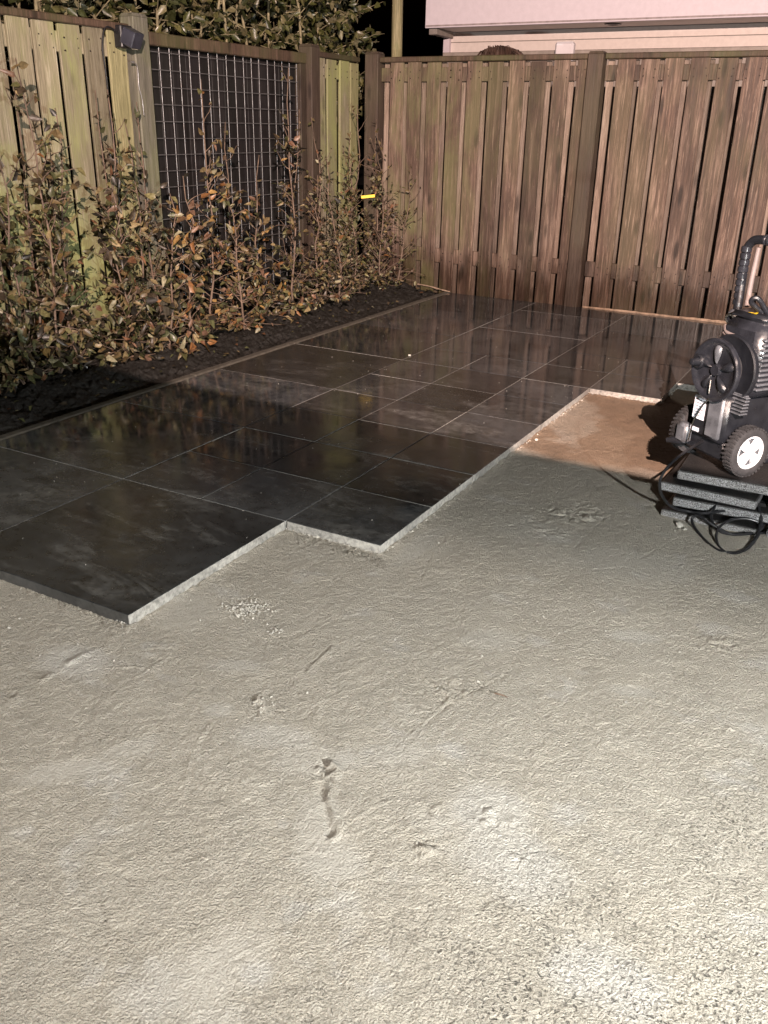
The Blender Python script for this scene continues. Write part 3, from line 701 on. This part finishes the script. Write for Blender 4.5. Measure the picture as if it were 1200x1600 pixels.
PL2 = [(-1.60, -.2, 1.45), (-1.62, .02, 1.3), (-1.60, .26, 1.55), (-1.62, .50, 1.4), (-1.62, .86, 1.5), (-1.60, 1.06, 1.35), (-1.60, 1.28, 1.45), (-1.60, 1.95, 1.35), (-1.6, 2.75, 1.45), (-1.58, 3.2, 1.4), (-1.56, 3.58, 1.5), (-1.5, 3.85, 1.4), (-1.28, 3.88, 1.05)]
for i, (x, y, H, spd, nb, lp, wm, lk) in enumerate(PL):
    shrub(f'{lk} hedge plant, {ORD[i]} from the left in the front row', (x, y, .03), H, spd*.9, nb+6, lp*(.54 if i < 8 else .64), wm*.7, size=.056 if i < 8 else (.047 if i < 12 else .037))
for i, (x, y, H) in enumerate(PL2):
    shrub(f'tall sparse hedge plant against the left fence, {ORD[i]} from the left in the back row', (x, y, .03), H, .24, 34, 3.6, 0., size=.046 if i < 8 else .033, group='tall sparse hedge plants against the left fence')

# evergreen hedge behind the left fence
def hedge(label, x, y, ns):
    e = tag(empty('evergreen_hedge', (x, y, -.09)), label, 'hedge', 'evergreen hedge plants behind the left fence')
    ms = MB(); ml = MB()
    for s_ in range(ns):
        b = np.array([rng.normal(0, .16), rng.normal(0, .24), 0.]); st = [b]
        for i in range(9): st.append(st[-1]+np.array([rng.normal(.0, .05), rng.normal(0, .05), .38])); st[-1][0] = min(st[-1][0], FX-.2-x)
        ms.tube(st, np.linspace(.019, .006, len(st)), 6)
        for t in range(34):
            z = rng.uniform(3.9, 8.0); j = int(z); p = st[j]+(st[min(j+1, 9)]-st[j])*(z-j); a = rng.uniform(0, 6.28)
            d = np.array([math.cos(a), math.sin(a), rng.uniform(-.1, .8)]); q = [p, p+d*.12, p+d*.22+rng.normal(0, .03, 3), p+d*.34+rng.normal(0, .05, 3)]; q = [np.array([min(a_[0], FX-.15-x), a_[1], a_[2]]) for a_ in q]
            ms.tube(q, [.005, .004, .003, .002], 4, False)
            for _ in range(12):
                k = rng.uniform(.6, 3); j = min(int(k), 2); pp = q[j]+(q[j+1]-q[j])*(k-j); L = rng.uniform(.055, .095)
                c = np.array([(.10, .105, .032), (.15, .14, .055), (.07, .08, .03), (.19, .165, .085), (.05, .055, .02), (.23, .21, .12)][rng.integers(6)])*rng.uniform(.4, .95)
                pp = np.array([min(pp[0], FX-.16-x), pp[1], pp[2]]); leaf(ml, pp, rng.normal(0, 1, 3)+d*.6+[.2, -.1, -.2], rng.normal(0, .6, 3)+[.7, -.4, .3], L, L*rng.uniform(.5, .68), (*c, 1), rng.uniform(0, .25))
    ms.build('stems', BARK2, e, 'all'); o = ml.build('foliage', LAUREL, e, 'all'); o['kind'] = 'stuff'
for i, y in enumerate((.6, 1.2, 1.85, 2.5, 3.1, 3.75, 4.3, 4.75)):
    hedge(f'leafy evergreen hedge plant behind the left fence, {ORD[i]} from the left', -2.35-.12*(i % 2)-(.0 if i < 6 else .1*(i-5)), y, 5)

# yellow plant label in the shrubs
q = PX(575, 307, -1.17); m = MB(); m.box(-.055, .055, -.002, .002, -.011, .011, .001); o = m.build('plant_label', YELLOW); o.location = q; o.rotation_euler = (0, -.10, math.radians(40))
tag(o, 'bright yellow strip label hanging in the corner shrub', 'label')

# ================================================================== SLAB STACK AND PRESSURE WASHER
def slab(label, x0, x1, y0, y1, z0, z1, rz=0.):
    m = MB(); m.box(-(x1-x0)/2, (x1-x0)/2, -(y1-y0)/2, (y1-y0)/2, 0, z1-z0, .004); o = m.build('stone_slab', SLAB)
    o.location = ((x0+x1)/2, (y0+y1)/2, z0); o.rotation_euler = (0, 0, rz)
    return tag(o, label, 'slab', 'stone slabs stacked under the pressure washer')
st = [slab('wide grey slab on top of the stack, under the washer wheels', 1.985, 2.785, .135, .76, .103, .139, .01),
 slab('grey slab second from the top at the left of the stack', 1.945, 2.30, .10, .50, .053, .089, -.05),
 slab('grey slab third from the top at the left of the stack', 1.985, 2.34, .105, .50, .004, .040, .04),
 slab('bottom grey slab at the left of the stack', 1.965, 2.32, .07, .47, -.052, -.010, -.03),
 slab('slab second from the top at the right of the stack', 2.32, 2.76, .16, .56, .053, .090, .03),
 slab('slab third from the top at the right of the stack', 2.36, 2.78, .12, .52, .004, .041, -.02),
 slab('bottom slab at the right of the stack', 2.34, 2.76, .09, .49, -.052, -.010, .02)]
for o in st[1:]:
    for dy in (-.11, .12):
        m = MB(); m.box(-.15, .15, dy-.02, dy+.02, .0365, .0505); m.build('spacer', W_DARK, o)

ww = empty('pressure_washer', (2.09, .30, .14), math.atan2(-.6, .8)); tag(ww, 'black pressure washer with hose reel and white wheels on stone slabs', 'pressure washer')
# local axes: x = towards the near wheel, -y = towards the hose reel (left and near), z up
def wheel(x, sgn):
    m = MB(); m.lathe((x, .0, .095), (sgn, 0, 0), [(.064, -.024), (.078, -.026), (.090, -.021), (.095, -.012), (.095, .012), (.090, .021), (.078, .026), (.066, .024), (.064, .018)], 40)
    for i in range(36):
        a = 2*math.pi*i/36; c = Vector((x, math.cos(a)*.0945, .095+math.sin(a)*.0945)); t = Vector((0, -math.sin(a), math.cos(a))); r = Vector((0, math.cos(a), math.sin(a)))
        for o_ in (-1, 1):
            b = c+Vector((o_*.0115, 0, 0)); v = [b+t*(sa*.0042+o_*sx*.002)+r*sr*.0035+Vector((sx*.0095, 0, 0)) for sx in (-1, 1) for sa in (-1, 1) for sr in (-1, 1)]
            m.add(v, [(0, 1, 3, 2), (4, 6, 7, 5), (0, 4, 5, 1), (2, 3, 7, 6), (0, 2, 6, 4), (1, 5, 7, 3)])
    t = m.build('tyre', RUBBER, None, True)
    r_ = MB(); r_.lathe((x, 0, .095), (sgn, 0, 0), [(.066, -.018), (.066, .020), (.060, .024), (.054, .016), (.052, .012)], 40); r_.lathe((x, 0, .095), (sgn, 0, 0), [(.052, .012), (.05, .004), (.0, .004)], 40, 1)
    for k in range(4):
        a = math.pi/4+k*math.pi/2; d = Vector((0, math.cos(a), math.sin(a))); t_ = Vector((0, -math.sin(a), math.cos(a))); c = Vector((x, 0, .095))
        q = [c+d*.008+t_*.013, c+d*.054+t_*.022, c+d*.054-t_*.022, c+d*.008-t_*.013]
        r_.add([p+Vector((sgn*.009, 0, 0)) for p in q]+[p+Vector((sgn*.021, 0, 0)) for p in q], [(0, 1, 2, 3), (4, 5, 6, 7), (0, 1, 5, 4), (1, 2, 6, 5), (2, 3, 7, 6), (3, 0, 4, 7)])
    r_.lathe((x, 0, .095), (sgn, 0, 0), [(.0185, .008), (.0185, .022), (.014, .026), (0, .0265)], 20)
    return t, r_.build('rim', [WHITEP, GREYP], None, True)
for x, sg in ((.150, 1), (-.145, -1)):
    we = bpy.data.objects.new('wheel', None); link(we, ww); we.empty_display_size = .05
    for o in wheel(x, sg): o.parent = we
m = MB(); m.tube([(-.13, 0, .095), (.135, 0, .095)], .009, 10); m.build('axle', CHROME, ww, True)
# lower chassis
m = MB(); m.box(-.105, .115, -.075, .20, .045, .125, .014); m.box(-.06, .115, -.10, .17, .115, .30, .016); m.box(-.112, -.088, -.06, .03, .06, .16, .01)
m.box(.02, .10, .17, .23, -.0, .07, .01); m.box(-.09, -.02, .17, .23, -.0, .07, .01)
m.build('chassis', BLACK, ww, True)
m = MB(); m.box(-.116, -.113+.06, -.118, -.076, .07, .15, .012); m.box(.035, .112, -.118, -.101, .135, .30, .008); m.build('front_cover', GREYP, ww, True)
# motor housing with cooling ribs
m = MB(); m.box(-.035, .165, -.05, .19, .30, .575, .03); m.build('motor_housing', BLACK2, ww, True)
for i in range(11):
    m = MB(); m.box(.155, .176, -.035, .17, .335+i*.018, .344+i*.018, .003); m.build('cooling_rib', GREYP, ww)
for i in range(7):
    m = MB(); m.box(.02+i*.0, .16, -.062, -.048, .312-.0, .318, .002) if i == 0 else m.box(.03, .165, -.060-.004*i, -.045, .318-.012*i, .324-.012*i, .002); m.build('cooling_rib', GREYP, ww)
m = MB(); m.box(-.02, .15, -.03, .16, .57, .60, .012); m.build('top_cover', BLACK, ww, True)
# hose reel
RC = Vector((.055, -.06, .395)); AX = Vector((0, -1, 0))
rl = bpy.data.objects.new('hose_reel', None); link(rl, ww)
m = MB(); m.lathe(RC, AX, [(.0, .072), (.02, .073), (.024, .060), (.045, .062), (.088, .066), (.095, .070), (.104, .078), (.112, .079), (.117, .074), (.117, .062), (.110, .056), (.06, .055), (.055, .05), (.055, -.03), (.0, -.03)], 56); m.build('front_disc', BLACK2, rl, True)
m = MB(); m.lathe(RC, AX, [(.055, .0), (.112, .0), (.12, .004), (.126, .0), (.126, -.014), (.12, -.02), (.05, -.02)], 56); m.build('rear_disc', BLACK, rl, True)
for k in range(7):
    m = MB(); m.lathe(RC, AX, [(.058+k*0, .006+k*.0065), (.0705, .0095+k*.0065), (.058, .0125+k*.0065)], 40); m.build('hose_turn', RUBBER, rl, True)
for k in range(5):
    a = 2*math.pi*k/5+.35; m = MB(); d = Vector((math.cos(a), 0, math.sin(a))); t = Vector((-math.sin(a), 0, math.cos(a))); v = []; n = 14
    for rr, hh in ((1., .066), (.8, .074), (.45, .0775), (0, .0785)):
        for j in range(n):
            b = 2*math.pi*j/n; v.append(RC+AX*hh+d*(.058+.036*math.cos(b)*rr)+t*(.0145+.010*math.cos(b))*math.sin(b)*rr)
    m.add(v, [(i*n+j, i*n+(j+1) % n, (i+1)*n+(j+1) % n, (i+1)*n+j) for i in range(3) for j in range(n)]); m.build('petal_rib', GREYP if k == 1 else BLACK, rl, 'all')
kn = RC+Vector((-.080, 0, .016)); m = MB(); m.lathe(kn, AX, [(.026, .066), (.027, .082), (.022, .086), (.017, .084), (.015, .092), (.013, .112), (.009, .115), (0, .115)], 24); m.build('crank_knob', BLACK, rl, True)
m = MB(); m.tube([RC+AX*.082+Vector((.0, 0, -.035)), RC+AX*.086+Vector((.006, 0, -.085))], .0032, 6); m.build('crank_pin', CHROME, rl)
# handle
hx0, hx1 = -.075, .20
pts = [(hx0+.012, .045, .53), (hx0+.01, .05, .62), (hx0, .055, .72), (hx0, .055, .80), (hx0+.02, .055, .832), (hx0+.05, .055, .842), (.06, .055, .845), (hx1-.05, .055, .842), (hx1-.02, .055, .832), (hx1, .055, .80), (hx1, .055, .72), (hx1-.01, .05, .62), (hx1-.012, .045, .53)]
hd = bpy.data.objects.new('handle', None); link(hd, ww)
cp = catmull(pts, 6); m = MB(); m.tube(cp, .0165, 12); m.build('tube', BLACK, hd, True)
for i in range(9):
    for xx in (hx0, hx1):
        m = MB(); m.lathe((xx+.003*max(0, 4-i)/4, .053, .60+i*.024), (0, 0, 1), [(.0165, 0), (.0195, .003), (.0195, .019), (.0165, .022)], 12); m.build('grip_ring', BLACK2, hd, True)
for i in range(7):
    m = MB(); m.lathe((.0+i*.020, .055, .844), (1, 0, 0), [(.0165, 0), (.019, .003), (.019, .013), (.0165, .016)], 12); m.build('grip_ring', BLACK2, hd, True)
for xa in (hx0-.012, hx1-.035):
    m = MB(); m.box(xa, xa+.047, .02, .07, .49, .585, .01); m.build('handle_socket', GREYP, ww, True)
m = MB(); m.tube([(hx0+.042, .06, .60), (hx0+.043, .06, .70), (hx0+.05, .06, .815)], [.010, .0095, .009], 10); m.build('spray_lance', LANCE, ww, True)
m = MB(); m.lathe((hx0+.048, .0, .565), (.35, -1, -.1), [(.012, .03), (.019, .03), (.0215, .026), (.0215, -.03), (.016, -.036), (0, -.036)], 20); m.lathe((hx0+.048, .0, .565), (.35, -1, -.1), [(.012, .03), (.012, .0), (0, .0)], 20, 1); m.build('hose_coupling', [CHROME, BLACK], ww, True)
m = MB(); m.tube(catmull([(hx0+.045, -.03, .535), (hx0+.07, -.045, .52), (hx0+.11, -.045, .515), (hx0+.15, -.03, .525), (hx0+.17, .0, .545)], 6), .008, 8); m.tube(catmull([(hx0+.05, -.04, .512), (hx0+.09, -.05, .503), (hx0+.14, -.045, .505)], 6), .005, 6); m.build('hose_clip', LANCE, ww, True)
m = MB(); m.tube(catmull([(.10, .03, .60), (.09, -.02, .655), (.07, -.03, .64), (.085, .02, .60)], 6), .009, 8); m.build('trigger_hook', BLACK, ww, True)
# labels
m = MB(); m.add([(.058, -.024, .6012), (.100, -.024, .6012), (.079, .008, .6012)], [(0, 1, 2)])
wl = m.build('warning_label', YELLOW, ww)
m = MB(); m.add([(.074, -.019, .6018), (.084, -.019, .6018), (.082, -.006, .6018), (.076, -.006, .6018)], [(0, 1, 2, 3)]); m.build('print', INK, wl)
m = MB(); m.box(-.048, .012, -.1035, -.1012, .185, .275); rp = m.build('rating_label', STICK, ww)
for i in range(6): m = MB(); m.box(-.042, -.042+.03+.018*((i*7) % 3)/2, -.1042, -.1037, .197+i*.012, .1995+i*.012); m.build('print_line', INK, rp)
m = MB(); m.box(-.05, -.005, -.1035, -.1012, .135, .15); m.build('sticker', STICK, ww)
m = MB(); m.tube(catmull([(.06, -.14, .29), (.03, -.14, .25), (-.005, -.135, .18), (-.02, -.13, .10)], 6), .0032, 6); m.build('reel_strap', CHROME, ww, True)
m = MB(); m.lathe((-.09, -.085, .075), (-.9, -.5, -.25), [(.0, .0), (.02, .0), (.018, .03), (.012, .05), (.010, .07)], 12); m.build('cable_gland', BLACK, ww, True)

# power cable: arc to the ground and loose coils in front of the stack
def g3(L): return [tuple(G(u, v, z)) for u, v, z in L]
pts = g3([(1100, 688, .235), (1085, 697, .25), (1062, 712, .25), (1043, 730, .22), (1032, 748, .18), (1031, 765, .13), (1039, 782, .07), (1052, 793, .03), (1075, 799, .01), (1100, 802, .015), (1125, 799, .02), (1160, 795, .025), (1190, 798, .02), (1215, 806, .0)])
pts += g3([(1200, 830, -.032), (1180, 833, -.03), (1145, 835, -.03), (1128, 828, -.02), (1105, 815, .0), (1090, 805, .01), (1081, 812, -.01), (1088, 828, -.03), (1108, 850, -.034), (1130, 862, -.036), (1158, 862, -.036), (1178, 845, -.03), (1188, 822, .0), (1188, 800, .04), (1176, 778, .075), (1150, 771, .075), (1128, 780, .05), (1116, 793, .03), (1112, 812, .0), (1128, 832, -.028), (1165, 834, -.03), (1192, 824, -.01), (1175, 812, .01), (1148, 811, .01), (1128, 820, -.005), (1119, 836, -.02), (1125, 856, -.036), (1145, 866, -.037), (1168, 858, -.036), (1184, 838, -.034), (1195, 818, -.02), (1230, 815, -.035), (1290, 800, -.037)])
m = MB(); m.tube(catmull(pts, 9), .0052, 8); tag(m.build('power_cable', CABLE, smooth=True), 'black power cable coiled in front of the slab stack', 'cable')

# ================================================================== SMALL THINGS
def crumbs(name, label, cat, pts, smin, smax, mat):
    m = MB()
    for p in pts:
        s_ = rng.uniform(smin, smax); q = rng.normal(0, 1, (6, 3)); q /= np.linalg.norm(q, axis=1)[:, None]
        ax = np.array([[1, 0, 0], [-1, 0, 0], [0, 1, 0], [0, -1, 0], [0, 0, 1], [0, 0, -1]])*.8+q*.35
        m.add(np.array(p)+ax*s_*[1, 1, .7], [(0, 2, 4), (2, 1, 4), (1, 3, 4), (3, 0, 4), (2, 0, 5), (1, 2, 5), (3, 1, 5), (0, 3, 5)])
    return tag(m.build(name, mat), label, cat, kind='stuff')
CR = plain('pale_crumb', (.42, .40, .36), .85, var=.25)
def blob(u, v, ru, rv, n, z): return [G(u+rng.normal(0, ru), v+rng.normal(0, rv), z) for _ in range(n)]
crumbs('sand_crumbs', 'loose clumps of sand and cement lying on the sand bed', 'sand crumbs', blob(385, 950, 18, 7, 190, SZ+.004)+blob(432, 986, 7, 4, 26, SZ+.003)+blob(408, 1098, 9, 9, 20, SZ+.004)+blob(195, 975, 9, 4, 22, SZ+.004)+
       [G(rng.uniform(0, 1200), rng.uniform(740, 1100), SZ+.003) for _ in range(120)], .0018, .0062, CR)
crumbs('tile_edge_crumbs', 'sand crumbs along the edges of the tiles', 'sand crumbs', [(1.2+.012*rng.random(), y, SZ+.006) for y in rng.uniform(-.8, 1.6, 120)]+[(x, 1.6-.014*rng.random(), SZ+.012) for x in rng.uniform(1.2, 1.6, 110)]+[(x, -.8-.012*rng.random(), SZ+.008) for x in rng.uniform(.8, 1.2, 80)]+[(1.6+.012*rng.random(), y, SZ+.01) for y in rng.uniform(1.6, 2.0, 40)], .002, .006, CR)
crumbs('tile_grit', 'pale grit scattered over the wet tiles', 'grit', [(rng.uniform(-.8, 1.2), rng.uniform(-1.5, 4), .0012) for _ in range(240)]+[(p[0], p[1], .0015) for p in blob(160, 740, 40, 18, 18, 0)], .0008, .0026, plain('grit', (.5, .48, .44), .8))
m = MB(); c = G(640, 556); m.box(-.008, .008, -.006, .006, 0, .007, .002); o = m.build('pale_pebble', plain('pebble', (.6, .58, .52), .7)); o.location = (c[0], c[1], .001); tag(o, 'pale pebble lying on the wet tiles', 'pebble')
tw = g3([(773, 1083, SZ+.010), (781, 1085, SZ+.012), (788, 1087, SZ+.011), (793, 1090, SZ+.009)])
m = MB(); m.tube(tw, [.0022, .0026, .0022, .0015], 6); tag(m.build('twig', BARK), 'short dark twig lying on the sand', 'twig')
for (u, v, s_), lb_ in zip(((1062, 822, .018), (1070, 828, .01), (838, 688, .008)), ('pale stone chip at the left foot of the slab stack', 'small stone chip beside the coiled cable', 'pale crumb beside the long tile edge')):
    c = G(u, v, SZ); m = MB(); m.lathe(c+[0, 0, .004], (rng.normal(0, .3), rng.normal(0, .3), 1), [(0, -s_*.5), (s_*.8, -s_*.3), (s_, 0), (s_*.6, s_*.35), (0, s_*.45)], 7)
    tag(m.build('stone_chip', CR), lb_, 'stone')

# ================================================================== BEHIND THE CAMERA: unseen house added to cut the lamp light, and the site lamp
he = tag(empty('added_house', (2.5, -4, 0)), 'unseen house added behind the photographer, its roof edge cutting the lamp light', 'building')
m = MB(); m.box(-3.5, 4.5, -1.85, -1.65, -.09, 6.0); m.build('back_wall', RENDERW, he)
m = MB(); m.box(-3.5, 4.5, -1.64, 0, 2.60, 2.607); m.build('roof', SILL, he)  # added roof, edge set to shade the near sand from the warm lamp
m = MB(); m.box(-3.5, 4.5, -.03, .0, 2.2, 2.599); m.build('fascia', RENDERW, he)  # added drop, stops the near fill lamps short of the grey band
ft = tag(empty('site_lamp', (FLOOD[0], FLOOD[1], SZ)), 'site floodlight on a tripod right of the photographer', 'lamp')
m = MB(); m.box(-.16, .16, -.05, .0, .88, 1.12, .01); o = m.build('lamp_head', BLACK, ft); 
o.rotation_euler = (0, 0, math.atan2(3.5, -2.6)-math.pi/2); o.location = (.06, -.09, 0)
m = MB(); m.tube([(.06, -.1, .45), (.06, -.1, .9)], .015, 8); m.build('pole', BLACK, ft)
for k in range(3):
    a = k*2.094+.3; m = MB(); m.tube([(.06, -.1, .5), (.06+.4*math.cos(a), -.1+.4*math.sin(a), 0)], .011, 8); m.build('leg', BLACK, ft)
# leaf litter on the soil, loose clods
m = MB()
for i in range(260):
    x, y = rng.uniform(-1.7, -.93), rng.uniform(-.8, 3.95); L = rng.uniform(.022, .042); a = rng.uniform(0, 6.28)
    leaf(m, (x, y, .055+.03*np.clip((-.95-x)/.3, 0, 1)-.04), (math.cos(a), math.sin(a), rng.normal(0, .2)), (rng.normal(0, .3), rng.normal(0, .3), 1), L, L*.6, tint(.0), rng.uniform(0, .4))
tag(m.build('leaf_litter', LEAF, None, 'all'), 'fallen brown leaves scattered over the black soil', 'leaf litter', kind='stuff')
crumbs('soil_clods', 'loose black clods of soil on the planting bed', 'soil', [(x, rng.uniform(-.8, 3.95), -.005+.045*min(1, max(0, (-.95-x)/.3))+rng.uniform(0, .02)) for x in rng.uniform(-1.6, -.9, 260)], .003, .012, SOIL)
